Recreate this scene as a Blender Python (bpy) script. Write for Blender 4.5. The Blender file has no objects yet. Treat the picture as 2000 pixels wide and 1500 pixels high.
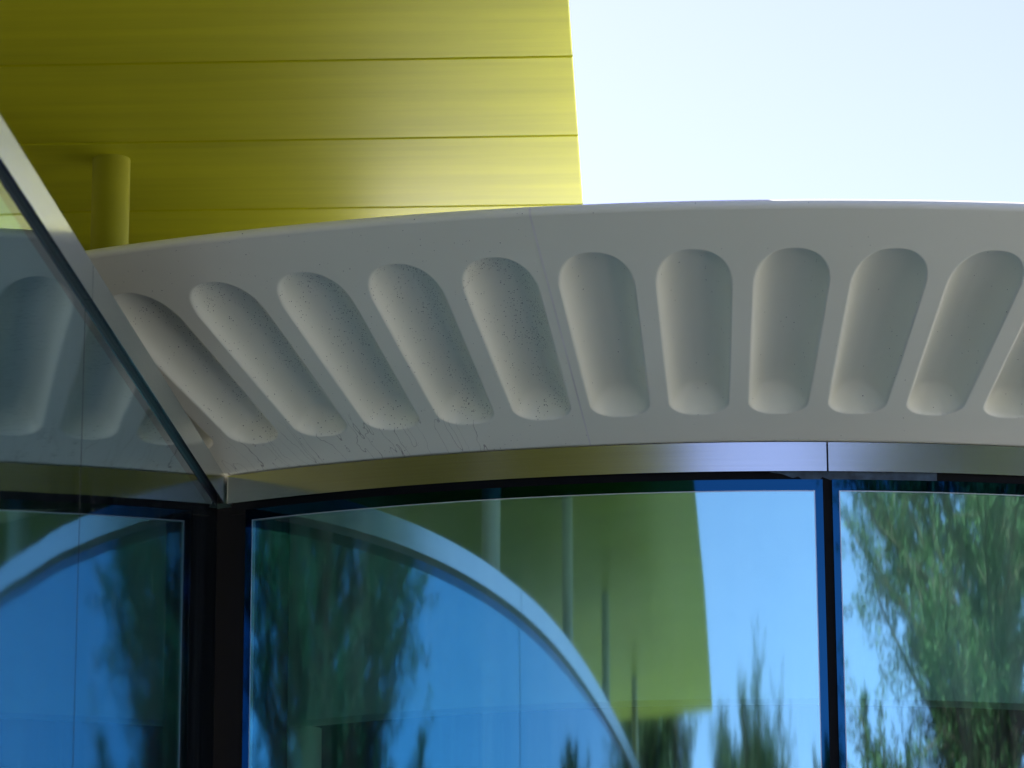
import bpy, bmesh, math, random
from mathutils import Vector, Matrix

# ------------------------------------------------------------------ frame of reference
S = 3.0                    # metres per survey unit
EYE = 1.6                  # camera height above the paving
def W(x, y, z): return (S * x, S * y, EYE + S * z)

scene = bpy.context.scene
col = scene.collection
random.seed(7)

# ------------------------------------------------------------------ camera
F_PX, PITCH, ROLL = 6654.19, 0.23969, -0.00365
cp, sp = math.cos(PITCH), math.sin(PITCH)
fw = Vector((0, cp, sp)); up0 = Vector((0, -sp, cp)); rt0 = Vector((1, 0, 0))
cr, sr = math.cos(ROLL), math.sin(ROLL)
rt = rt0 * cr + up0 * sr
up = up0 * cr - rt0 * sr
cam_data = bpy.data.cameras.new('camera')
cam = bpy.data.objects.new('camera', cam_data); col.objects.link(cam)
cam_data.sensor_width = 36.0
cam_data.lens = F_PX / 2000.0 * 36.0
cam_data.clip_start = 0.1; cam_data.clip_end = 3000.0
M = Matrix((rt, up, -fw)).transposed().to_4x4(); M.translation = Vector((0, 0, EYE))
cam.matrix_world = M
cam_data.dof.use_dof = True
cam_data.dof.focus_distance = 13.2
cam_data.dof.aperture_fstop = 3.2
scene.camera = cam

# ------------------------------------------------------------------ sky and sun
SUN = Vector((-0.725, 0.55, 1.0)).normalized()      # towards the sun
sun_el = math.asin(SUN.z); sun_az = math.atan2(SUN.x, SUN.y)
world = bpy.data.worlds.new('World'); scene.world = world; world.use_nodes = True
wn = world.node_tree.nodes; wl = world.node_tree.links
bg = wn.get('Background') or wn.new('ShaderNodeBackground')
sky = wn.new('ShaderNodeTexSky'); sky.sky_type = 'NISHITA'; sky.sun_disc = False
sky.sun_elevation = sun_el; sky.sun_rotation = sun_az
sky.altitude = 100; sky.air_density = 0.6; sky.dust_density = 1.2; sky.ozone_density = 3.0
tint = wn.new('ShaderNodeMixRGB'); tint.blend_type = 'MULTIPLY'; tint.inputs[0].default_value = 1.0
tint.inputs[2].default_value = (1.14, 0.90, 1.0, 1)          # slight white-balance of the whole sky
wl.new(sky.outputs[0], tint.inputs[1]); wl.new(tint.outputs[0], bg.inputs[0]); bg.inputs[1].default_value = 0.121
sd = bpy.data.lights.new('sun', 'SUN'); sd.energy = 5.0; sd.angle = math.radians(0.53); sd.color = (1.0, 0.96, 0.90)
so = bpy.data.objects.new('sun', sd); col.objects.link(so)
so.rotation_euler = (-SUN).to_track_quat('-Z', 'Y').to_euler(); so.location = (-40, 30, 40)

scene.view_settings.view_transform = 'Standard'; scene.view_settings.look = 'None'
scene.view_settings.gamma = 1.0; scene.view_settings.exposure = 1.88
scene.view_settings.use_curve_mapping = False
scene.cycles.max_bounces = 14; scene.cycles.glossy_bounces = 8; scene.cycles.transparent_max_bounces = 16
scene.cycles.diffuse_bounces = 5
scene.cycles.sample_clamp_indirect = 8.0
scene.cycles.use_denoising = True

# ------------------------------------------------------------------ helpers
def mesh_obj(name, verts, faces, mats, parent=None, midx=None, smooth=False, loc=None):
    me = bpy.data.meshes.new(name)
    me.from_pydata([tuple(v) for v in verts], [], faces)
    for m in (mats if isinstance(mats, (list, tuple)) else [mats]): me.materials.append(m)
    if midx: me.polygons.foreach_set('material_index', midx)
    if smooth: me.polygons.foreach_set('use_smooth', [True] * len(me.polygons))
    me.update()
    o = bpy.data.objects.new(name, me); col.objects.link(o)
    if parent: o.parent = parent
    if loc: o.location = loc
    return o
def thing(name, label, cat, loc=(0, 0, 0), group=None):
    o = bpy.data.objects.new(name, None); col.objects.link(o); o.location = loc
    o.empty_display_size = 0.2
    o['label'] = label; o['category'] = cat
    if group: o['group'] = group
    return o
def tag(o, label, cat, group=None):
    o['label'] = label; o['category'] = cat
    if group: o['group'] = group
def struct(o): o['kind'] = 'structure'; return o
def solid_quad(a, b, c, d, n):
    """box from quad abcd extruded by vector n; returns verts, faces"""
    q = [Vector(a), Vector(b), Vector(c), Vector(d)]; n = Vector(n)
    v = q + [p + n for p in q]
    f = [(0, 1, 2, 3), (7, 6, 5, 4)] + [(i, i + 4, (i + 1) % 4 + 4, (i + 1) % 4) for i in range(4)]
    return v, f
def recalc(o):
    bm = bmesh.new(); bm.from_mesh(o.data); bmesh.ops.recalc_face_normals(bm, faces=bm.faces); bm.to_mesh(o.data); bm.free(); return o
def bevel(o, w, seg=2):
    m = o.modifiers.new('bevel', 'BEVEL'); m.width = w; m.segments = seg; m.limit_method = 'ANGLE'; m.angle_limit = math.radians(40); return o

# ------------------------------------------------------------------ materials
def mat(name):
    m = bpy.data.materials.new(name); m.use_nodes = True
    nt = m.node_tree; return m, nt, nt.nodes, nt.links, nt.nodes['Principled BSDF']
def N(nodes, typ, **kw):
    n = nodes.new(typ)
    for k, v in kw.items():
        if k.startswith('i_'):
            n.inputs[k[2:].replace('_', ' ')].default_value = v
        else: setattr(n, k, v)
    return n
def ramp(nodes, p0, p1, c0=(0, 0, 0, 1), c1=(1, 1, 1, 1)):
    r = nodes.new('ShaderNodeValToRGB'); e = r.color_ramp.elements
    e[0].position = p0; e[0].color = c0; e[1].position = p1; e[1].color = c1; return r

def simple(name, c, rough=0.6, spec=0.4, metal=0.0, var=0.12, scale=3.0, bump=0.0):
    m, nt, n, l, b = mat(name)
    tc = N(n, 'ShaderNodeTexCoord'); no = N(n, 'ShaderNodeTexNoise', i_Scale=scale, i_Detail=5.0)
    l.new(tc.outputs['Object'], no.inputs['Vector'])
    r = ramp(n, 0.3, 0.7, tuple(x * (1 - var) for x in c) + (1,), tuple(min(1, x * (1 + var)) for x in c) + (1,))
    l.new(no.outputs['Fac'], r.inputs[0]); l.new(r.outputs[0], b.inputs['Base Color'])
    b.inputs['Roughness'].default_value = rough; b.inputs['Specular IOR Level'].default_value = spec; b.inputs['Metallic'].default_value = metal
    if bump:
        bp = N(n, 'ShaderNodeBump', i_Strength=bump, i_Distance=0.01); l.new(no.outputs['Fac'], bp.inputs['Height']); l.new(bp.outputs[0], b.inputs['Normal'])
    return m

def make_cast():
    """painted cast soffit: off-white, faint mottling, mildew specks and dirty runs by stain attributes"""
    m, nt, n, l, b = mat('cast_offwhite')
    tc = N(n, 'ShaderNodeTexCoord'); P = tc.outputs['Object']
    big = N(n, 'ShaderNodeTexNoise', i_Scale=1.3, i_Detail=4.0); l.new(P, big.inputs['Vector'])
    r0 = ramp(n, 0.3, 0.7, (.78, .79, .66, 1), (.83, .84, .715, 1)); l.new(big.outputs['Fac'], r0.inputs[0])
    # mildew specks
    st = N(n, 'ShaderNodeAttribute', attribute_name='stain')
    vor = N(n, 'ShaderNodeTexVoronoi', i_Scale=160.0); l.new(P, vor.inputs['Vector'])
    d = N(n, 'ShaderNodeMath', operation='LESS_THAN'); 
    cl = N(n, 'ShaderNodeTexNoise', i_Scale=9.0, i_Detail=3.0); l.new(P, cl.inputs['Vector'])
    clr = ramp(n, 0.38, 0.72); l.new(cl.outputs['Fac'], clr.inputs[0])
    sep = N(n, 'ShaderNodeSeparateColor'); l.new(vor.outputs['Color'], sep.inputs[0])
    den = N(n, 'ShaderNodeMath', operation='MULTIPLY'); l.new(st.outputs['Fac'], den.inputs[0]); l.new(clr.outputs[0], den.inputs[1])
    dn2 = N(n, 'ShaderNodeMath', operation='ADD'); l.new(den.outputs[0], dn2.inputs[0]); dn2.inputs[1].default_value = 0.002
    on = N(n, 'ShaderNodeMath', operation='LESS_THAN'); l.new(sep.outputs[0], on.inputs[0]); l.new(dn2.outputs[0], on.inputs[1])
    rad = N(n, 'ShaderNodeMath', operation='MULTIPLY_ADD'); l.new(sep.outputs[1], rad.inputs[0]); rad.inputs[1].default_value = 0.26; rad.inputs[2].default_value = 0.12
    l.new(vor.outputs['Distance'], d.inputs[0]); l.new(rad.outputs[0], d.inputs[1])
    sp_ = N(n, 'ShaderNodeMath', operation='MULTIPLY'); l.new(on.outputs[0], sp_.inputs[0]); l.new(d.outputs[0], sp_.inputs[1])
    # runs: thin wavy lines along the radius (uv = angle, radius)
    uv = N(n, 'ShaderNodeAttribute', attribute_name='polar')
    wob = N(n, 'ShaderNodeTexNoise', i_Scale=7.0, i_Detail=4.0); l.new(P, wob.inputs['Vector'])
    mp = N(n, 'ShaderNodeMapping'); mp.inputs['Scale'].default_value = (26, 1.6, 1); l.new(uv.outputs['Vector'], mp.inputs['Vector'])
    mx = N(n, 'ShaderNodeMix', data_type='VECTOR'); mx.inputs[0].default_value = 0.16
    l.new(mp.outputs[0], mx.inputs[4]); l.new(wob.outputs['Color'], mx.inputs[5])
    rn = N(n, 'ShaderNodeTexNoise', i_Scale=5.0, i_Detail=1.0); l.new(mx.outputs[1], rn.inputs['Vector'])
    ab = N(n, 'ShaderNodeMath', operation='SUBTRACT'); l.new(rn.outputs['Fac'], ab.inputs[0]); ab.inputs[1].default_value = 0.5
    ab2 = N(n, 'ShaderNodeMath', operation='ABSOLUTE'); l.new(ab.outputs[0], ab2.inputs[0])
    rr = ramp(n, 0.0, 0.008, (1, 1, 1, 1), (0, 0, 0, 1)); l.new(ab2.outputs[0], rr.inputs[0])
    ra = N(n, 'ShaderNodeAttribute', attribute_name='runs')
    rmul = N(n, 'ShaderNodeMath', operation='MULTIPLY'); l.new(rr.outputs[0], rmul.inputs[0]); l.new(ra.outputs['Fac'], rmul.inputs[1])
    c1 = N(n, 'ShaderNodeMixRGB'); l.new(r0.outputs[0], c1.inputs[1]); c1.inputs[2].default_value = (.22, .19, .15, 1); l.new(rmul.outputs[0], c1.inputs[0])
    c2 = N(n, 'ShaderNodeMixRGB'); l.new(c1.outputs[0], c2.inputs[1]); c2.inputs[2].default_value = (.05, .045, .04, 1); l.new(sp_.outputs[0], c2.inputs[0])
    l.new(c2.outputs[0], b.inputs['Base Color'])
    b.inputs['Roughness'].default_value = 0.42; b.inputs['Specular IOR Level'].default_value = 0.35
    fn = N(n, 'ShaderNodeTexNoise', i_Scale=60.0, i_Detail=3.0); l.new(P, fn.inputs['Vector'])
    bp = N(n, 'ShaderNodeBump', i_Strength=0.05, i_Distance=0.002); l.new(fn.outputs['Fac'], bp.inputs['Height']); l.new(bp.outputs[0], b.inputs['Normal'])
    return m

def make_yellow():
    m, nt, n, l, b = mat('yellow_anodised')
    tc = N(n, 'ShaderNodeTexCoord'); P = tc.outputs['Object']
    mp = N(n, 'ShaderNodeMapping'); mp.inputs['Scale'].default_value = (0.35, 5.0, 1); l.new(P, mp.inputs['Vector'])
    oi = N(n, 'ShaderNodeObjectInfo')
    off = N(n, 'ShaderNodeVectorMath', operation='ADD'); l.new(mp.outputs[0], off.inputs[0]); 
    cmb = N(n, 'ShaderNodeCombineXYZ'); mul = N(n, 'ShaderNodeMath', operation='MULTIPLY'); l.new(oi.outputs['Random'], mul.inputs[0]); mul.inputs[1].default_value = 40
    l.new(mul.outputs[0], cmb.inputs[2]); l.new(cmb.outputs[0], off.inputs[1])
    st = N(n, 'ShaderNodeTexNoise', i_Scale=1.6, i_Detail=6.0, i_Roughness=0.6); l.new(off.outputs[0], st.inputs['Vector'])
    cl = N(n, 'ShaderNodeTexNoise', i_Scale=1.1, i_Detail=3.0); l.new(P, cl.inputs['Vector'])
    mm = N(n, 'ShaderNodeMath', operation='MULTIPLY_ADD'); l.new(st.outputs['Fac'], mm.inputs[0]); mm.inputs[1].default_value = 0.6
    m3 = N(n, 'ShaderNodeMath', operation='MULTIPLY'); l.new(cl.outputs['Fac'], m3.inputs[0]); m3.inputs[1].default_value = 0.4; l.new(m3.outputs[0], mm.inputs[2])
    r = ramp(n, 0.33, 0.67, (.52, .525, .004, 1), (.68, .68, .012, 1)); l.new(mm.outputs[0], r.inputs[0])
    l.new(r.outputs[0], b.inputs['Base Color'])
    b.inputs['Roughness'].default_value = 0.5; b.inputs['Metallic'].default_value = 0.1; b.inputs['Specular IOR Level'].default_value = 0.55
    bp = N(n, 'ShaderNodeBump', i_Strength=0.12, i_Distance=0.012); l.new(mm.outputs[0], bp.inputs['Height']); l.new(bp.outputs[0], b.inputs['Normal'])
    return m

def make_steel():
    m, nt, n, l, b = mat('brushed_steel')
    tc = N(n, 'ShaderNodeTexCoord')
    mp = N(n, 'ShaderNodeMapping'); mp.inputs['Scale'].default_value = (1.5, 1.5, 420); l.new(tc.outputs['Object'], mp.inputs['Vector'])
    no = N(n, 'ShaderNodeTexNoise', i_Scale=1.0, i_Detail=4.0); l.new(mp.outputs[0], no.inputs['Vector'])
    r = ramp(n, 0.25, 0.75, (.46, .485, .465, 1), (.545, .575, .55, 1)); l.new(no.outputs['Fac'], r.inputs[0]); l.new(r.outputs[0], b.inputs['Base Color'])
    b.inputs['Metallic'].default_value = 1.0; b.inputs['Roughness'].default_value = 0.16
    b.inputs['Anisotropic'].default_value = 0.75
    tg = N(n, 'ShaderNodeTangent', direction_type='RADIAL', axis='Z'); l.new(tg.outputs[0], b.inputs['Tangent'])
    bp = N(n, 'ShaderNodeBump', i_Strength=0.04, i_Distance=0.001); l.new(no.outputs['Fac'], bp.inputs['Height']); l.new(bp.outputs[0], b.inputs['Normal'])
    return m

def make_glass(name, refl, trans, dust=0.0):
    """solar-control glass: coloured mirror coating plus tinted transmission, Schlick towards grazing"""
    m = bpy.data.materials.new(name); m.use_nodes = True
    nt = m.node_tree; n = nt.nodes; l = nt.links
    for x in list(n):
        if x.type != 'OUTPUT_MATERIAL': n.remove(x)
    out = [x for x in n if x.type == 'OUTPUT_MATERIAL'][0]
    lw = N(n, 'ShaderNodeLayerWeight', i_Blend=0.5)
    pw = N(n, 'ShaderNodeMath', operation='POWER'); l.new(lw.outputs['Facing'], pw.inputs[0]); pw.inputs[1].default_value = 5.0
    g = N(n, 'ShaderNodeBsdfGlossy'); g.inputs['Roughness'].default_value = 0.034
    c = N(n, 'ShaderNodeMixRGB'); c.inputs[1].default_value = refl + (1,); c.inputs[2].default_value = (.95, .97, 1, 1); l.new(pw.outputs[0], c.inputs[0]); l.new(c.outputs[0], g.inputs['Color'])
    t = N(n, 'ShaderNodeBsdfTransparent')
    c2 = N(n, 'ShaderNodeMixRGB'); c2.inputs[1].default_value = trans + (1,); c2.inputs[2].default_value = (0, 0, 0, 1); l.new(pw.outputs[0], c2.inputs[0]); l.new(c2.outputs[0], t.inputs['Color'])
    tc = N(n, 'ShaderNodeTexCoord')
    no = N(n, 'ShaderNodeTexNoise', i_Scale=1.1, i_Detail=1.5); l.new(tc.outputs['Object'], no.inputs['Vector'])
    bp = N(n, 'ShaderNodeBump', i_Strength=0.09, i_Distance=0.012); l.new(no.outputs['Fac'], bp.inputs['Height']); l.new(bp.outputs[0], g.inputs['Normal'])
    a = N(n, 'ShaderNodeAddShader'); l.new(g.outputs[0], a.inputs[0]); l.new(t.outputs[0], a.inputs[1])
    if dust:                                     # faint dust film with vertical drip marks
        mp = N(n, 'ShaderNodeMapping'); mp.inputs['Scale'].default_value = (14, 14, 0.7); l.new(tc.outputs['Object'], mp.inputs['Vector'])
        dn = N(n, 'ShaderNodeTexNoise', i_Scale=1.0, i_Detail=6.0, i_Roughness=0.65); l.new(mp.outputs[0], dn.inputs['Vector'])
        dr = ramp(n, 0.42, 0.85, (0, 0, 0, 1), (dust, dust, dust * 0.95, 1)); l.new(dn.outputs['Fac'], dr.inputs[0])
        df = N(n, 'ShaderNodeBsdfDiffuse'); l.new(dr.outputs[0], df.inputs['Color'])
        a2 = N(n, 'ShaderNodeAddShader'); l.new(a.outputs[0], a2.inputs[0]); l.new(df.outputs[0], a2.inputs[1]); a = a2
    l.new(a.outputs[0], out.inputs['Surface'])
    return m

def make_leaf(name, c0, c1):
    m, nt, n, l, b = mat(name)
    gi = N(n, 'ShaderNodeNewGeometry'); r = ramp(n, 0.0, 1.0, c0 + (1,), c1 + (1,)); l.new(gi.outputs['Random Per Island'], r.inputs[0])
    l.new(r.outputs[0], b.inputs['Base Color']); b.inputs['Roughness'].default_value = 0.55; b.inputs['Specular IOR Level'].default_value = 0.3
    tr = N(n, 'ShaderNodeBsdfTranslucent'); l.new(r.outputs[0], tr.inputs['Color'])
    mx = N(n, 'ShaderNodeMixShader'); mx.inputs[0].default_value = 0.25
    out = [x for x in n if x.type == 'OUTPUT_MATERIAL'][0]
    l.new(b.outputs[0], mx.inputs[1]); l.new(tr.outputs[0], mx.inputs[2]); l.new(mx.outputs[0], out.inputs['Surface'])
    return m

def make_paving():
    m, nt, n, l, b = mat('pale_paving')
    tc = N(n, 'ShaderNodeTexCoord')
    br = N(n, 'ShaderNodeTexBrick', i_Scale=1.0); br.inputs['Color1'].default_value = (.40, .38, .33, 1); br.inputs['Color2'].default_value = (.36, .345, .30, 1)
    br.inputs['Mortar'].default_value = (.2, .19, .17, 1); br.inputs['Mortar Size'].default_value = 0.006; br.inputs['Brick Width'].default_value = 0.8; br.inputs['Row Height'].default_value = 0.4
    l.new(tc.outputs['Object'], br.inputs['Vector']); l.new(br.outputs['Color'], b.inputs['Base Color']); b.inputs['Roughness'].default_value = 0.8
    return m

CAST = make_cast(); YELLOW = make_yellow(); STEEL = make_steel()
GLASS = make_glass('blue_mirror_glass', (.25, .48, .48), (.28, .45, .39), 0.07)
GLASS_L = make_glass('dark_blue_mirror_glass', (.085, .27, .38), (.07, .14, .15), 0.02)
FRIT = make_glass('glass_edge_border', (.008, .055, .11), (.0, .0, .0))
CLEAR = make_glass('glass_inner_face', (.02, .02, .02), (.95, .95, .95))
BLACK = simple('black_rubber', (.004, .005, .007), 0.6, 0.15)
SPACER = simple('spacer_metal', (.55, .6, .66), 0.35, 0.5, 0.6)
DARK = simple('dark_frame', (.012, .014, .02), 0.4, 0.4)
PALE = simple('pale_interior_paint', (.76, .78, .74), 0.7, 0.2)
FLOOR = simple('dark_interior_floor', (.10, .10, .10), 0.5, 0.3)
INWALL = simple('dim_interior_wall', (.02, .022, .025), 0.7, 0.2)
DECK = simple('white_membrane', (.88, .88, .87), 0.6, 0.3, scale=0.8)
ABSORB = simple('dark_bounce_absorber', (.03, .03, .03), 0.8, 0.2)  # for the added sheet that soaks up bounce light on the deck
ROOFDK = simple('grey_roof_deck', (.012, .013, .013), 0.7, 0.2)
COLM = simple('yellow_column_paint', (.36, .35, .015), 0.6, 0.25)
COLW = simple('pale_column_paint', (.50, .51, .40), 0.35, 0.5)
SEAL = simple('pale_sealant', (.74, .73, .68), 0.6, 0.3)
BARK = simple('bark', (.12, .085, .06), 0.9, 0.1, scale=9.0, bump=0.5)
NEEDLE = make_leaf('pine_needles', (.045, .085, .03), (.085, .13, .045))
LEAFD = make_leaf('dark_leaves', (.025, .05, .02), (.06, .10, .035))
PAVE = make_paving()
LAWN = simple('mown_lawn', (.045, .075, .025), 0.9, 0.1, var=0.4, scale=0.6)

# ------------------------------------------------------------------ survey of the place (survey units)
CX, CY, R = 0.35483, 5.9153, 1.49896          # drum of the curved facade
ZB = 0.95933                                  # bottom of steel band (top is 1.0)
RL, ZL = 1.98674, 1.17504                     # lip of the canopy
A0, DA = -2.03287, 0.06539                    # first flute and flute pitch
LDX, LDY = math.sin(0.04874), math.cos(0.04874)   # direction of the straight glass wall (away from the camera)
LNX, LNY = LDY, -LDX                          # its outward normal
KX, KY = -0.38340, 4.61062                    # inside corner, replaced just below
def pix_ray(px, py):
    d = fw + rt * ((px - 1000) / F_PX) - up * ((py - 750) / F_PX); return d
_d = pix_ray(440, 928); KX, KY = _d.x / _d.z, _d.y / _d.z
ZG = -EYE / S                                 # ground
def polar(a, r, z): return W(CX + r * math.cos(a), CY + r * math.sin(a), z)
def hit_drum(px, py, r=R):
    d = pix_ray(px, py); A = d.x ** 2 + d.y ** 2; B = -(CX * d.x + CY * d.y); C = CX ** 2 + CY ** 2 - r * r
    t = (-B - math.sqrt(B * B - A * C)) / A; return math.atan2(d.y * t - CY, d.x * t - CX), d.z * t
# corner angle: where the straight wall line meets the drum
_best = None
for i in range(20000):
    a = -math.pi + i * 1e-4
    x, y = CX + R * math.cos(a), CY + R * math.sin(a)
    e = abs((x - KX) * LNX + (y - KY) * LNY)
    if y < CY and (_best is None or e < _best[0]): _best = (e, a)
A_K = _best[1]
A_M1 = hit_drum(1616, 890)[0]
A_M2 = A_M1 + (A_M1 - A_K)
def Lp(s, z, n=0.0):
    """point on the straight glass wall: s units from the corner towards the camera, n outwards"""
    return W(KX - s * LDX + n * LNX, KY - s * LDY + n * LNY, z)

# ------------------------------------------------------------------ ground
struct(mesh_obj('lawn', [(-900, -900, -0.06), (900, -900, -0.06), (900, 900, -0.06), (-900, 900, -0.06)], [(0, 1, 2, 3)], LAWN))
v, f = solid_quad((-45, -19, 0), (60, -19, 0), (60, 45, 0), (-45, 45, 0), (0, 0, -0.12))
struct(recalc(mesh_obj('paving', v, f, PAVE)))

# ------------------------------------------------------------------ canopy with fluted soffit
canopy = thing('fluted_canopy', 'off-white curved canopy with a row of rounded flutes cast into its soffit', 'canopy', W(CX, CY, ZL))
CL = Vector(W(CX, CY, ZL))
slope = math.atan2(ZL - 1.0, RL - R); nx, nz = -math.sin(slope), math.cos(slope)   # up-normal of the soffit cone (radial, z)
FR0, FR1 = 1.562, 1.912
def flute_depth(sarc, r):
    if r <= FR0 or r >= FR1: return 0.0
    u = (r - FR0) / (FR1 - FR0)
    w = 0.0375 + (0.0485 - 0.0375) * u
    a = abs(sarc) / w
    if a >= 1: return 0.0
    p0, p1 = 0.030, 0.080
    e = 0.0
    if r < FR0 + p0: e = (FR0 + p0 - r) / p0
    elif r > FR1 - p1: e = (r - FR1 + p1) / p1
    q = math.hypot(a, e) if e else a
    if e: q = (a ** 2.3 + e ** 2.3) ** (1 / 2.3)
    if q >= 1: return 0.0
    gq = 1 - q ** 2.8
    gq = gq * gq / (gq + 0.06) * 1.06
    return 0.037 * gq
def radial_samples():
    rs = [R - 0.03, R - 0.012, R, R + 0.004, R + 0.012]
    r = R + 0.025
    while r < FR0 - 0.004: rs.append(r); r += 0.012
    nn = 92
    for i in range(nn + 1):
        u = i / nn
        rs.append(FR0 - 0.003 + (FR1 + 0.006 - FR0) * (u - 0.085 * math.sin(2 * math.pi * u)))
    r = FR1 + 0.012
    while r < RL - 0.004: rs.append(r); r += 0.012
    rs.append(RL)
    return rs
RS = radial_samples()
# profile beyond RL: bullnose lip then the top surface
lip = []
RAD = 0.0066
c_r, c_z = RL + nx * RAD, ZL + nz * RAD      # centre of the rounding
for i in range(1, 10):
    th = -math.pi / 2 + slope + (math.pi - slope) * i / 9
    lip.append((c_r + RAD * math.cos(th), c_z + RAD * math.sin(th)))
lip += [(RL - 0.03, c_z + RAD + 0.0006), (RL - 0.10, c_z + RAD + 0.002)]
ZTOP = c_z + RAD + 0.002
def soffit_panel(k0, k1, na, stain_amt):
    """one cast segment from half-flute k0 to k1, with every flute a piece of its own"""
    nk = int(round(k1 - k0)); cols = nk * na + 1
    gap = 0.00025
    prof = RS; npz = len(prof) + len(lip)
    V = []; ST = []; RN = []; PO = []; DEP = []
    rnd = random.Random(int(k0 * 10))
    for c in range(cols):
        kk = k0 + c / na
        # squeeze samples towards flute rims is not needed at this pitch
        a = A0 + DA * kk
        if c == 0: a += gap
        if c == cols - 1: a -= gap
        kc = math.floor(kk + 0.5); da = a - (A0 + DA * kc)
        for r in prof:
            dep = flute_depth(da * r, r)
            z = 1.0 + (r - R) * math.tan(slope)
            if r < R: z = 1.0
            rr = r + nx * dep; zz = z + nz * dep
            p = Vector(polar(a, rr, zz)) - CL
            V.append(p); DEP.append(dep)
            u = (r - FR0) / (FR1 - FR0)
            side = da * r / 0.042                     # -1 left .. 1 right (as seen from the camera)
            s = 0.02
            if dep > 0.001:
                s = 0.10 + 1.0 * max(0, side * 0.8 + 0.30) + 0.9 * max(0, u - 0.70) / 0.30
            s *= 1.5 * stain_amt if kc <= 4 else stain_amt * 0.25
            ST.append(min(1, s))
            RN.append(max(0, min(1, (FR0 + 0.05 - r) / 0.05)) * (1.0 if stain_amt > 0.5 and kk < 3.2 else 0.0) * (1 if dep < .001 else 0))
            PO.append((a, r, 0.0))
        for (lr, lz) in lip:
            V.append(Vector(polar(a, lr, lz)) - CL); DEP.append(0); ST.append(0.02); RN.append(0); PO.append((a, lr, 0.0))
    # normals from the grid
    def P(c, j): return V[c * npz + j]
    NR = []
    for c in range(cols):
        for j in range(npz):
            c0, c1 = max(0, c - 1), min(cols - 1, c + 1); j0, j1 = max(0, j - 1), min(npz - 1, j + 1)
            n = (P(c1, j) - P(c0, j)).cross(P(c, j1) - P(c, j0)); NR.append(n.normalized() if n.length > 0 else Vector((0, 0, -1)))
    # orientation: soffit normals must point down
    sgn = -1 if NR[npz * (cols // 2) + 3].z > 0 else 1
    NR = [n * sgn for n in NR]
    groups = {}
    for c in range(cols - 1):
        kc = math.floor(k0 + (c + 0.5) / na + 0.5)
        for j in range(npz - 1):
            ids = (c * npz + j, c * npz + j + 1, (c + 1) * npz + j + 1, (c + 1) * npz + j)
            inside = sum(1 for i in ids if DEP[i] > 1e-5) >= 3
            groups.setdefault(kc if inside else None, []).append(ids[::-1] if sgn > 0 else ids)
    def build(name, faces, parent):
        used = sorted({i for f in faces for i in f}); mp_ = {g_: i for i, g_ in enumerate(used)}
        o = mesh_obj(name, [V[i] for i in used], [tuple(mp_[i] for i in f) for f in faces], CAST, parent, smooth=True)
        me = o.data
        for nm, src in (('stain', ST), ('runs', RN)):
            at = me.attributes.new(nm, 'FLOAT', 'POINT'); at.data.foreach_set('value', [src[i] for i in used])
        at = me.attributes.new('polar', 'FLOAT_VECTOR', 'POINT'); at.data.foreach_set('vector', [x for i in used for x in PO[i]])
        # keep shading continuous across the pieces
        me.normals_split_custom_set_from_vertices([tuple(NR[i]) for i in used])
        return o
    pn = build('soffit_panel', groups.pop(None), canopy)
    for kc in sorted(groups): build('flute', groups[kc], pn)
    # fix winding check
    return pn
for (k0, k1, na, amt) in ((-9.5, -2.5, 20, 0.9), (-2.5, 4.5, 52, 1.0), (4.5, 11.5, 52, 0.12), (11.5, 18.5, 20, 0.1)):
    soffit_panel(k0, k1, na, amt)
for k in (-2.5, 4.5, 11.5):                   # pale sealant in the joints between cast segments
    a = A0 + DA * k; v = []; f = []
    pr = [(r, 1.0 + (r - R) * math.tan(slope) - 0.0002) for r in (R, R + 0.1, R + 0.2, R + 0.3, R + 0.4, RL)] + [(r + 0.0002, z) for r, z in lip[:9]]
    for (r, z) in pr:
        v += [Vector(polar(a - 0.0007, r, z)) - CL, Vector(polar(a + 0.0007, r, z)) - CL]
    f = [(2 * i, 2 * i + 1, 2 * i + 3, 2 * i + 2) for i in range(len(pr) - 1)]
    mesh_obj('joint_sealant', v, f, SEAL, canopy)
# top deck: full disc
v = [Vector(polar(0, 0, ZTOP + 0.004)) - CL]; f = []
nseg = 128; rd = RL - 0.03
for i in range(nseg):
    a = 2 * math.pi * i / nseg
    v += [Vector(polar(a, rd, ZTOP + 0.003)) - CL, Vector(polar(a, rd, ZTOP - 0.02)) - CL]
for i in range(nseg):
    j = (i + 1) % nseg
    f += [(0, 1 + 2 * i, 1 + 2 * j), (1 + 2 * i, 2 + 2 * i, 2 + 2 * j, 1 + 2 * j)]
mesh_obj('roof_deck', v, f, DECK, canopy)
# added unseen dark sheet on the deck, cuts bounce onto the yellow roof
v = []; nb = 40; xr = -0.08; rf = RL - 0.032
for i in range(nb + 1):
    x = (CX - rf + 0.002) + (xr - CX + rf - 0.002) * i / nb; h = math.sqrt(max(0, rf * rf - (x - CX) ** 2))
    v += [Vector(W(x, CY - h, ZTOP + 0.0065)) - CL, Vector(W(x, min(CY + h, 5.445), ZTOP + 0.0065)) - CL]
mesh_obj('bounce_absorber', v, [(2 * i, 2 * i + 2, 2 * i + 3, 2 * i + 1) for i in range(nb)], ABSORB, canopy)

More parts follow.
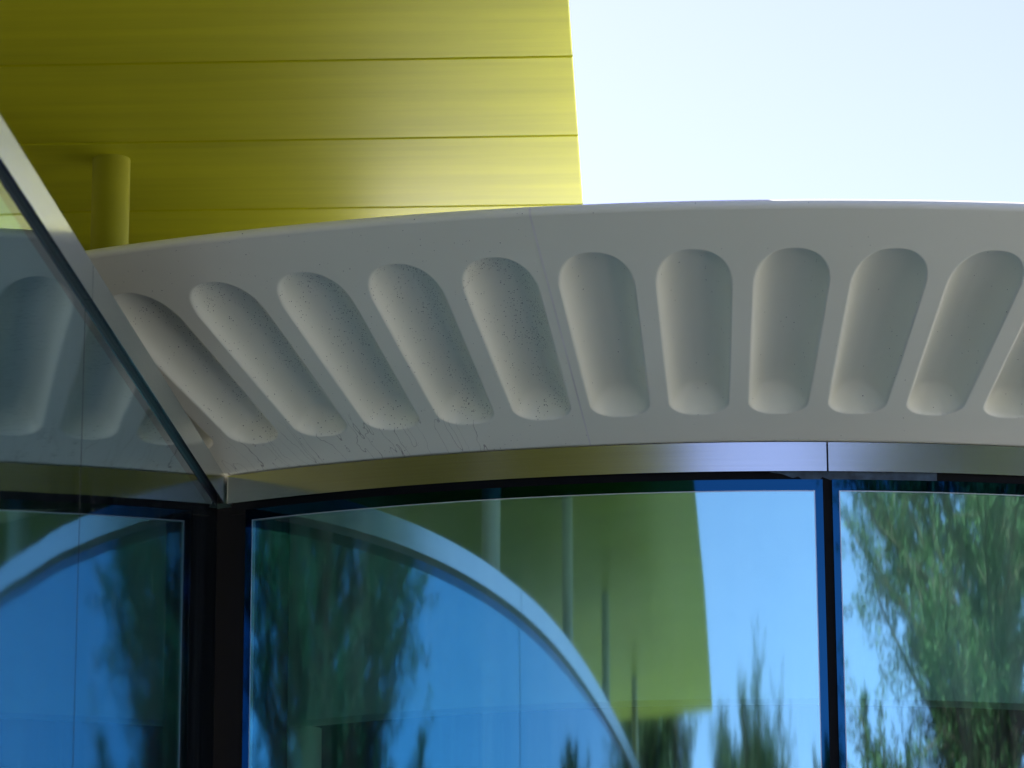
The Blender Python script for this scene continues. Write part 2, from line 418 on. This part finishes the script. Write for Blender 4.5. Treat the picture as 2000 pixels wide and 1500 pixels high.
# ------------------------------------------------------------------ curved glass facade
facade = thing('curved_glass_facade', 'convex curved wall of blue mirror glass under a brushed steel band below the fluted canopy', 'glass wall', W(CX, CY, ZG))
CF = Vector(W(CX, CY, ZG))
def arc_box(name, a0, a1, r0, r1, z0, z1, mats, parent, nseg=40, outer_mat=0, rest_mat=0, origin=None):
    origin = origin or CF
    v = []; f = []; mi = []
    for i in range(nseg + 1):
        a = a0 + (a1 - a0) * i / nseg
        for (r, z) in ((r1, z0), (r1, z1), (r0, z1), (r0, z0)): v.append(Vector(polar(a, r, z)) - origin)
    for i in range(nseg):
        b = 4 * i
        for j in range(4):
            f.append((b + j, b + 4 + j, b + 4 + (j + 1) % 4, b + (j + 1) % 4)); mi.append(outer_mat if j == 0 else rest_mat)
    f += [(3, 2, 1, 0), (4 * nseg, 4 * nseg + 1, 4 * nseg + 2, 4 * nseg + 3)]; mi += [rest_mat, rest_mat]
    o = mesh_obj(name, v, f, mats, parent, mi)
    sm = [(k < 4 * nseg) for k in range(len(f))]
    o.data.polygons.foreach_set('use_smooth', sm)
    me = o.data
    # hard edges between the four strips
    import itertools
    at = me.attributes.new('sharp_edge', 'BOOLEAN', 'EDGE')
    vals = []
    for e in me.edges:
        i, j = e.vertices; vals.append((i // 4 != j // 4 and i % 4 == j % 4) or i // 4 == j // 4 and (i // 4 in (0, nseg)))
    at.data.foreach_set('value', vals)
    return o
jg = 0.0008
A_END = A_M2 + (A_M2 - A_M1)
ends = [(A_K + 0.0022, A_M1 - jg), (A_M1 + jg, A_M2 - jg), (A_M2 + jg, A_END)]
for a0, a1 in ends:
    arc_box('fascia_panel', a0, a1, R - 0.010, R, ZB, 0.9985, STEEL, facade, 60)
arc_box('head_frame', A_K + 0.002, A_END, R - 0.035, R - 0.0105, 0.945, 0.9985, BLACK, facade, 90)
ZT = 0.9495; ZBOT = ZG + 0.03; RG = R - 0.0075
def pane(a0, a1, bw):
    bt = 0.0150
    p = arc_box('glass_pane', a0 + bw, a1 - bw, RG - 0.008, RG, ZBOT, ZT - bt, [GLASS, CLEAR], facade, 80, 0, 1)
    arc_box('edge_border', a0, a1, RG - 0.008, RG, ZT - bt + 0.0001, ZT, FRIT, p, 80)
    for (b0, b1) in ((a0, a0 + bw - 0.00005), (a1 - bw + 0.00005, a1)):
        arc_box('edge_border', b0, b1, RG - 0.008, RG, ZBOT, ZT - bt, FRIT, p, 4)
    arc_box('spacer_bar', a0 + bw, a1 - bw, RG - 0.0072, RG + 0.0003, ZT - bt - 0.0013, ZT - bt, SPACER, p, 80)
    for (b0, b1) in ((a0 + bw, a0 + bw + 0.0008), (a1 - bw - 0.0008, a1 - bw)):
        arc_box('spacer_bar', b0, b1, RG - 0.0072, RG + 0.0003, ZBOT, ZT - bt - 0.0014, SPACER, p, 3)
    return p
MH = 0.0042
pane(A_K + 0.020, A_M1 - MH, 0.0070); pane(A_M1 + MH, A_M2 - MH, 0.0060); pane(A_M2 + MH, A_END - MH, 0.0060)
for a in (A_M1, A_M2, A_END):
    arc_box('mullion', a - 0.008, a + 0.008, R - 0.06, RG - 0.009, ZG, 0.945, BLACK, facade, 4)
    arc_box('silicone_joint', a - MH, a + MH, RG - 0.009, RG - 0.003, ZBOT, 0.9494, BLACK, facade, 4)
arc_box('base_frame', A_K + 0.002, A_END, R - 0.05, R - 0.004, ZG, ZBOT, DARK, facade, 90)
arc_box('corner_post', A_K - 0.045, A_K + 0.020, R - 0.12, R - 0.0125, ZG, 0.9570, BLACK, facade, 6)

# torn sealant strip hanging in the slot under the steel band
MEMB = simple('dusty_sealant_film', (.05, .085, .125), 0.5, 0.4, var=0.45, scale=22.0)
top_e = [(1498, 921), (1520, 920.5), (1550, 920.5), (1580, 920.5), (1610, 920.3), (1640, 920.5), (1700, 921), (1760, 922.5), (1830, 924.5)]
low_e = [(1499, 922), (1528, 926), (1549, 934), (1559, 930.5), (1566, 936), (1601, 937), (1606, 931.5), (1622, 937.5), (1830, 939.5)]
xs = sorted({p[0] for p in top_e + low_e})
def lerp_e(e, x):
    if x <= e[0][0]: return e[0][1]
    for (a, b) in zip(e, e[1:]):
        if x <= b[0]: return a[1] + (b[1] - a[1]) * (x - a[0]) / (b[0] - a[0])
    return e[-1][1]
v = []; f = []
for x in xs:
    for (rr, yy) in ((R - 0.0080, lerp_e(top_e, x)), (R - 0.0080, lerp_e(low_e, x)), (R - 0.0095, lerp_e(low_e, x)), (R - 0.0095, lerp_e(top_e, x))):
        a, z = hit_drum(x, yy, rr); v.append(Vector(polar(a, rr, z)) - CF)
for i in range(len(xs) - 1):
    for j in range(4): f.append((4 * i + j, 4 * i + 4 + j, 4 * i + 4 + (j + 1) % 4, 4 * i + (j + 1) % 4))
o = recalc(mesh_obj('torn_sealant', v, f, MEMB, facade)); o['label'] = 'torn dusty sealant film hanging in the dark slot'

# ------------------------------------------------------------------ straight glass wall of the lobby on the left
lobby = thing('straight_glass_wall', 'straight mirror glass wall with slanting steel top band at the left edge', 'glass wall', Lp(0, ZG))
LO = Vector(Lp(0, ZG))
def l_box(name, s0, s1, z0, z1, n0, n1, mats, parent, outer=0, rest=0):
    v = []
    for n in (n0, n1):
        v += [Vector(Lp(s0, z0, n)) - LO, Vector(Lp(s1, z0, n)) - LO, Vector(Lp(s1, z1, n)) - LO, Vector(Lp(s0, z1, n)) - LO]
    f = [(0, 1, 2, 3), (7, 6, 5, 4), (0, 4, 5, 1), (1, 5, 6, 2), (2, 6, 7, 3), (3, 7, 4, 0)]
    o = mesh_obj(name, v, f, mats, parent, [rest, outer, rest, rest, rest, rest]); recalc(o); return o
def l_hit(px, py):
    d = pix_ray(px, py); t = (KX * LNX + KY * LNY) / (d.x * LNX + d.y * LNY)
    return (KX - d.x * t) * LDX + (KY - d.y * t) * LDY
S_J = l_hit(180, 602); LEND = 5.0
SJ = [0.0035, S_J, 2 * S_J + 0.35, 3 * S_J + 0.7, 4 * S_J + 1.05]
SJ = [x for x in SJ if x < LEND - 0.3] + [LEND]
for i in range(len(SJ) - 1):
    a, b = SJ[i] + (0.0012 if i else 0), SJ[i + 1] - 0.0012
    l_box('fascia_panel', a, b, ZB, 0.9985, -0.010, 0.0, STEEL, lobby)
    a2, b2 = SJ[i] + (0.0016 if i else 0.0165), SJ[i + 1] - 0.0016
    bt, bw = 0.0150, 0.0004
    p = l_box('glass_pane', a2 + bw, b2 - bw, ZBOT, ZT - bt, -0.0155, -0.0075, [GLASS_L, CLEAR], lobby, 0, 1)
    l_box('edge_border', a2, b2, ZT - bt + 0.0001, ZT, -0.0155, -0.0075, FRIT, p)
    l_box('silicone_joint', SJ[i + 1] - 0.0015, SJ[i + 1] + 0.0015, ZBOT, ZT, -0.0153, -0.0085, BLACK, lobby)
l_box('head_gasket', 0.004, LEND, 0.9496, 0.9975, -0.034, -0.0102, DARK, lobby)
l_box('corner_post', 0.001, 0.0160, ZG, 0.9495, -0.16, -0.0100, BLACK, lobby)
l_box('base_frame', 0.004, LEND, ZG, ZBOT, -0.05, -0.004, DARK, lobby)
l_box('roof_slab', 0.002, LEND, 0.955, 0.9780, -3.0, -0.0345, DARK, lobby)
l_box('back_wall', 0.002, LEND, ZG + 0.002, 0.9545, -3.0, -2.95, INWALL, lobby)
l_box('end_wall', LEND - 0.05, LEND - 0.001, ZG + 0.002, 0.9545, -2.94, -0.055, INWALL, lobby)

# ------------------------------------------------------------------ room behind the curved glass
inner = thing('pavilion_interior', 'dim room with a pale ceiling bulkhead seen through the curved blue glass', 'interior', W(CX, CY, ZG + 0.004))
arc_box('ceiling_bulkhead', A_K - 0.35, A_END + 0.1, R - 0.36, R - 0.30, 0.700, 0.9985, PALE, inner, 60, origin=Vector(W(CX, CY, ZG + 0.004)))
def disc(name, r, z, m, parent, origin, n=64):
    v = [Vector(polar(0, 0, z)) - origin] + [Vector(polar(2 * math.pi * i / n, r, z)) - origin for i in range(n)]
    return mesh_obj(name, v, [(0, 1 + i, 1 + (i + 1) % n) for i in range(n)], m, parent)
CI = Vector(W(CX, CY, ZG + 0.004))
disc('ceiling', R - 0.02, 0.9990, PALE, inner, CI)
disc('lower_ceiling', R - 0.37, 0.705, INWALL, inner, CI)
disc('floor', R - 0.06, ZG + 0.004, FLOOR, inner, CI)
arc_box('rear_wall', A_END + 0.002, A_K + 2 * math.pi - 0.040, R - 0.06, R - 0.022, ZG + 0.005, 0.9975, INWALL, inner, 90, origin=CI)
def lathe(name, x, y, prof, m, parent=None, n=28):
    v = []; f = []
    for (r, z) in prof:
        for i in range(n): a = 2 * math.pi * i / n; v.append((r * math.cos(a), r * math.sin(a), z))
    for k in range(len(prof) - 1):
        for i in range(n): f.append((k * n + i, k * n + (i + 1) % n, (k + 1) * n + (i + 1) % n, (k + 1) * n + i))
    f.append(tuple(range(n))[::-1]); f.append(tuple((len(prof) - 1) * n + i for i in range(n)))
    o = mesh_obj(name, v, f, m, parent, smooth=True)
    md = o.modifiers.new('edge', 'EDGE_SPLIT'); md.split_angle = math.radians(40)
    return o
ic = thing('interior_column', 'pale round column standing inside, low behind the left end of the curved glass', 'column', W(-0.315, 5.0, ZG + 0.005))
hc = S * (0.703 - ZG - 0.005)
lathe('shaft', 0, 0, [(0.098, 0.03), (0.098, hc - 0.01)], PALE, ic)
lathe('base', 0, 0, [(0.13, 0.0), (0.13, 0.022), (0.118, 0.03)], PALE, ic)

# ------------------------------------------------------------------ yellow roof overhead
HR = 1.5
el_ = math.hypot(0.039, 1); EX, EY = 0.039 / el_, 1 / el_            # along the free edge (away from the camera)
GX, GY = -EY, EX                                                        # to the left
roof = thing('yellow_roof', 'large flat yellow roof of long metal soffit panels with dark joints above the canopy', 'roof', W(-0.0855, 0, HR))
RO = Vector(W(-0.0855, 0, HR))
roof.rotation_euler = (0, 0, math.atan2(EY, EX) - math.pi / 2)
# local frame of the roof: +y along the edge, -x to the left, metres
PW = 0.3414 * S; Y0 = (4.306 - 17 * 0.3414) * S; GAPW = 0.020; LEN = 10 * S; TH = 0.03
def panel_mesh():
    h = PW - GAPW; t = TH; e = 0.004
    v = []; f = []
    ring = [(0, 0), (0, h), (-LEN, h), (-LEN, 0)]
    ins = [(-e, e), (-e, h - e), (-LEN + e, h - e), (-LEN + e, e)]
    v = [(x, y, 0) for x, y in ins] + [(x, y, e) for x, y in ring] + [(x, y, t) for x, y in ring]
    f = [(0, 1, 2, 3)] + [(i, i + 4, (i + 1) % 4 + 4, (i + 1) % 4) for i in range(4)] + [(i + 4, i + 8, (i + 1) % 4 + 8, (i + 1) % 4 + 4) for i in range(4)] + [(11, 10, 9, 8)]
    me = bpy.data.meshes.new('ceiling_panel'); me.from_pydata(v, [], f); me.materials.append(YELLOW); me.update(); return me
pm = panel_mesh()
bm = bmesh.new(); bm.from_mesh(pm); bmesh.ops.recalc_face_normals(bm, faces=bm.faces); bm.to_mesh(pm); bm.free()
NP = 21
for i in range(NP):
    o = bpy.data.objects.new('ceiling_panel', pm); col.objects.link(o); o.parent = roof
    o.location = (0, Y0 + i * PW + GAPW / 2, 0)
v, f = solid_quad((-0.03, Y0 + 0.03, TH + 0.001), (-0.03, Y0 + NP * PW - 0.03, TH + 0.001), (-LEN + 0.03, Y0 + NP * PW - 0.03, TH + 0.001), (-LEN + 0.03, Y0 + 0.03, TH + 0.001), (0, 0, 0.05))
recalc(mesh_obj('roof_deck', v, f, ROOFDK, roof))

# added unseen dark wall, keeps light off the left of the yellow roof
us = thing('light_block_wall', 'added dark wall, unseen behind the canopy, blocking light under the yellow roof', 'wall', W(-4.0, 5.45, ZTOP + 0.006))
UO = Vector(W(-4.0, 5.45, ZTOP + 0.006))
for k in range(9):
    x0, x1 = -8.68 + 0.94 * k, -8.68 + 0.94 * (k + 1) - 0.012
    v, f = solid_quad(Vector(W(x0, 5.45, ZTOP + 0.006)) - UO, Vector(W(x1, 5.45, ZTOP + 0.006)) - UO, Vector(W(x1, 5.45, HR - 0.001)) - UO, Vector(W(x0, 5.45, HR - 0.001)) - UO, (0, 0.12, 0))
    recalc(mesh_obj('light_block_panel', v, f, INWALL, us))

# columns under the roof
def column(x, y, label, rad, m, zb=None):
    zb = ZG if zb is None else zb
    t = thing('roof_column', label, 'column', W(x, y, zb), 'round columns under the yellow roof')
    h = S * (HR - zb) + 0.001
    lathe('shaft', 0, 0, [(rad, 0.02), (rad, h)], m, t)
    lathe('base_plate', 0, 0, [(rad + 0.06, 0.0), (rad + 0.06, 0.02)], m, t)
column(-0.583, 4.75, 'round yellow column rising behind the left end of the canopy lip', 0.083, COLM, ZTOP + 0.005)
column(-0.80, 3.15, 'pale round column mirrored nearest the top of the steel arc', 0.13, COLW)
column(-0.90, 1.90, 'pale round column mirrored second along the steel arc', 0.11, COLW)
column(-0.98, 0.69, 'slim grey column mirrored left of the yellow roof corner', 0.11, COLW)
column(-1.02, -0.67, 'dark slim column mirrored in front of the yellow roof end', 0.11, COLW)

# ------------------------------------------------------------------ trees behind and beside the camera
def tube(v, f, p0, p1, r0, r1, n=6):
    p0 = Vector(p0); p1 = Vector(p1); d = (p1 - p0)
    if d.length < 1e-6: return
    d.normalize(); a = d.orthogonal().normalized(); b = d.cross(a); base = len(v)
    for (p, r) in ((p0, r0), (p1, r1)):
        for i in range(n): t = 2 * math.pi * i / n; v.append(p + (a * math.cos(t) + b * math.sin(t)) * r)
    for i in range(n): f.append((base + i, base + (i + 1) % n, base + n + (i + 1) % n, base + n + i))
import numpy as np
def needles(acc, p, d, size, cnt): acc.append((p.x, p.y, p.z, d.x, d.y, d.z, size, cnt))
def needle_mesh(name, acc, m, parent, seed):
    """thousands of single-triangle needles grown from the tuft list"""
    rg = np.random.default_rng(seed)
    a = np.array(acc); a = np.repeat(a, a[:, 7].astype(int), axis=0); n = len(a)
    P, D, sz = a[:, :3], a[:, 3:6], a[:, 6:7]
    q = rg.normal(size=(n, 3)); q[:, 2] += 0.25; q /= np.linalg.norm(q, axis=1, keepdims=True)
    dd = D * 0.8 + q * 0.9; dd /= np.linalg.norm(dd, axis=1, keepdims=True)
    side = np.cross(dd, rg.normal(size=(n, 3))); side /= np.linalg.norm(side, axis=1, keepdims=True) + 1e-9
    L = sz * rg.uniform(0.7, 1.3, (n, 1)); w = sz * rg.uniform(0.09, 0.15, (n, 1)); st = P + q * sz * 0.35
    V = np.empty((n, 4, 3)); V[:, 0] = st; V[:, 1] = st + dd * L * 0.5 + side * w; V[:, 2] = st + dd * L; V[:, 3] = st + dd * L * 0.5 - side * w
    me = bpy.data.meshes.new(name); me.vertices.add(4 * n); me.vertices.foreach_set('co', V.astype(np.float32).ravel())
    me.loops.add(4 * n); me.loops.foreach_set('vertex_index', np.arange(4 * n, dtype=np.int32))
    me.polygons.add(n); me.polygons.foreach_set('loop_start', np.arange(0, 4 * n, 4, dtype=np.int32))
    me.materials.append(m); me.update(calc_edges=True); me.validate()
    o = bpy.data.objects.new(name, me); col.objects.link(o); o.parent = parent
    return o
def tree(name, label, x, y, h, rad, low, seed, leaf, n_limb, twigs, tuft, size, upward=0.7, group=None, blunt=1.6, along=5):
    rnd = random.Random(seed)
    t = thing(name, label, 'tree', W(x, y, ZG), group)
    tv, tf, acc = [], [], []
    # trunk
    pts = []; px = py = 0
    for i in range(9):
        u = i / 8; pts.append((Vector((px, py, h * 0.97 * u)), 0.022 * h * (1 - u) ** 0.8 + 0.012))
        px += rnd.uniform(-.06, .06) * h / 9; py += rnd.uniform(-.06, .06) * h / 9
    for i in range(8): tube(tv, tf, pts[i][0], pts[i + 1][0], pts[i][1], pts[i + 1][1], 8)
    def on_trunk(u):
        i = min(7, int(u * 8)); w = u * 8 - i; return pts[i][0].lerp(pts[i + 1][0], w)
    for k in range(n_limb):
        u = low + (1 - low) * (k + rnd.random()) / n_limb
        base = on_trunk(min(.995, u)); az = k * 2.399 + rnd.uniform(-.5, .5)
        prof = max(0.22, min(1.0, 1.25 * (1 - ((u - low) / (1 - low)) ** blunt)) * (0.75 if u < low + .12 else 1))
        L = rad * prof * rnd.uniform(0.65, 1.15)
        d = Vector((math.cos(az), math.sin(az), upward * rnd.uniform(0.5, 1.3))).normalized()
        p = base.copy(); r = 0.006 * h * prof + 0.006; segs = 5
        for s in range(segs):
            d2 = (d + Vector((rnd.uniform(-.2, .2), rnd.uniform(-.2, .2), 0.10 * upward + rnd.uniform(-.1, .15)))).normalized()
            q = p + d2 * (L / segs); tube(tv, tf, p, q, r, r * 0.72, 5)
            nt = max(1, int(twigs * (s + 2.5) / (segs + 1.5)))
            for _ in range(nt):
                w = rnd.random(); bp = p.lerp(q, w)
                td = (d2 * 0.5 + Vector((rnd.gauss(0, .75), rnd.gauss(0, .75), rnd.gauss(0.35 * upward + .15, .55)))).normalized()
                tl = L * rnd.uniform(0.12, 0.30)
                tp = bp + td * tl; tube(tv, tf, bp, tp, r * 0.3, 0.004, 3)
                for i in range(along): needles(acc, bp.lerp(tp, (i + 1) / along), td, size, tuft)
            p = q; d = d2; r *= 0.72
        needles(acc, p, d, size * 1.2, tuft * 2)
    needles(acc, pts[8][0], Vector((0, 0, 1)), size * 1.3, tuft * 4)
    mesh_obj('trunk', tv, tf, BARK, t); needle_mesh('crown', acc, leaf, t, seed)
    return t
TG = 'trees mirrored in the glass'
tree('pine_tree', 'tall green pine mirrored large in the right-hand glass pane', 1.97, 2.20, 12.5, 3.0, 0.06, 3, NEEDLE, 210, 11, 7, 0.085, 0.4, TG, along=8)
tree('young_pine_tree', 'thin young pine with upright twigs mirrored just right of the black joint', 1.15, 1.74, 4.9, 0.70, 0.35, 12, NEEDLE, 8, 2, 3, 0.09, 1.6, TG, blunt=3, along=5)
tree('bushy_pine_tree', 'bushy dark tree mirrored low left of the black joint', 0.36, -9.0, 8.3, 4.2, 0.06, 5, LEAFD, 170, 9, 7, 0.17, 0.6, TG, blunt=5)
tree('dark_tree', 'dense dark tree mirrored below the yellow roof end', -2.45, -8.0, 10.6, 4.2, 0.05, 9, LEAFD, 150, 9, 7, 0.19, 0.4, TG, blunt=4)
tree('dark_tree', 'dark tree mirrored beside the steel arc at the bottom edge', -4.6, -8.6, 10.5, 4.6, 0.05, 21, LEAFD, 110, 8, 6, 0.19, 0.4, TG, blunt=4)
tree('slender_tree', 'slender dark tree mirrored small under the steel arc', 2.75, -9.5, 9.0, 3.0, 0.10, 33, LEAFD, 90, 7, 7, 0.17, 0.8, TG, blunt=3)
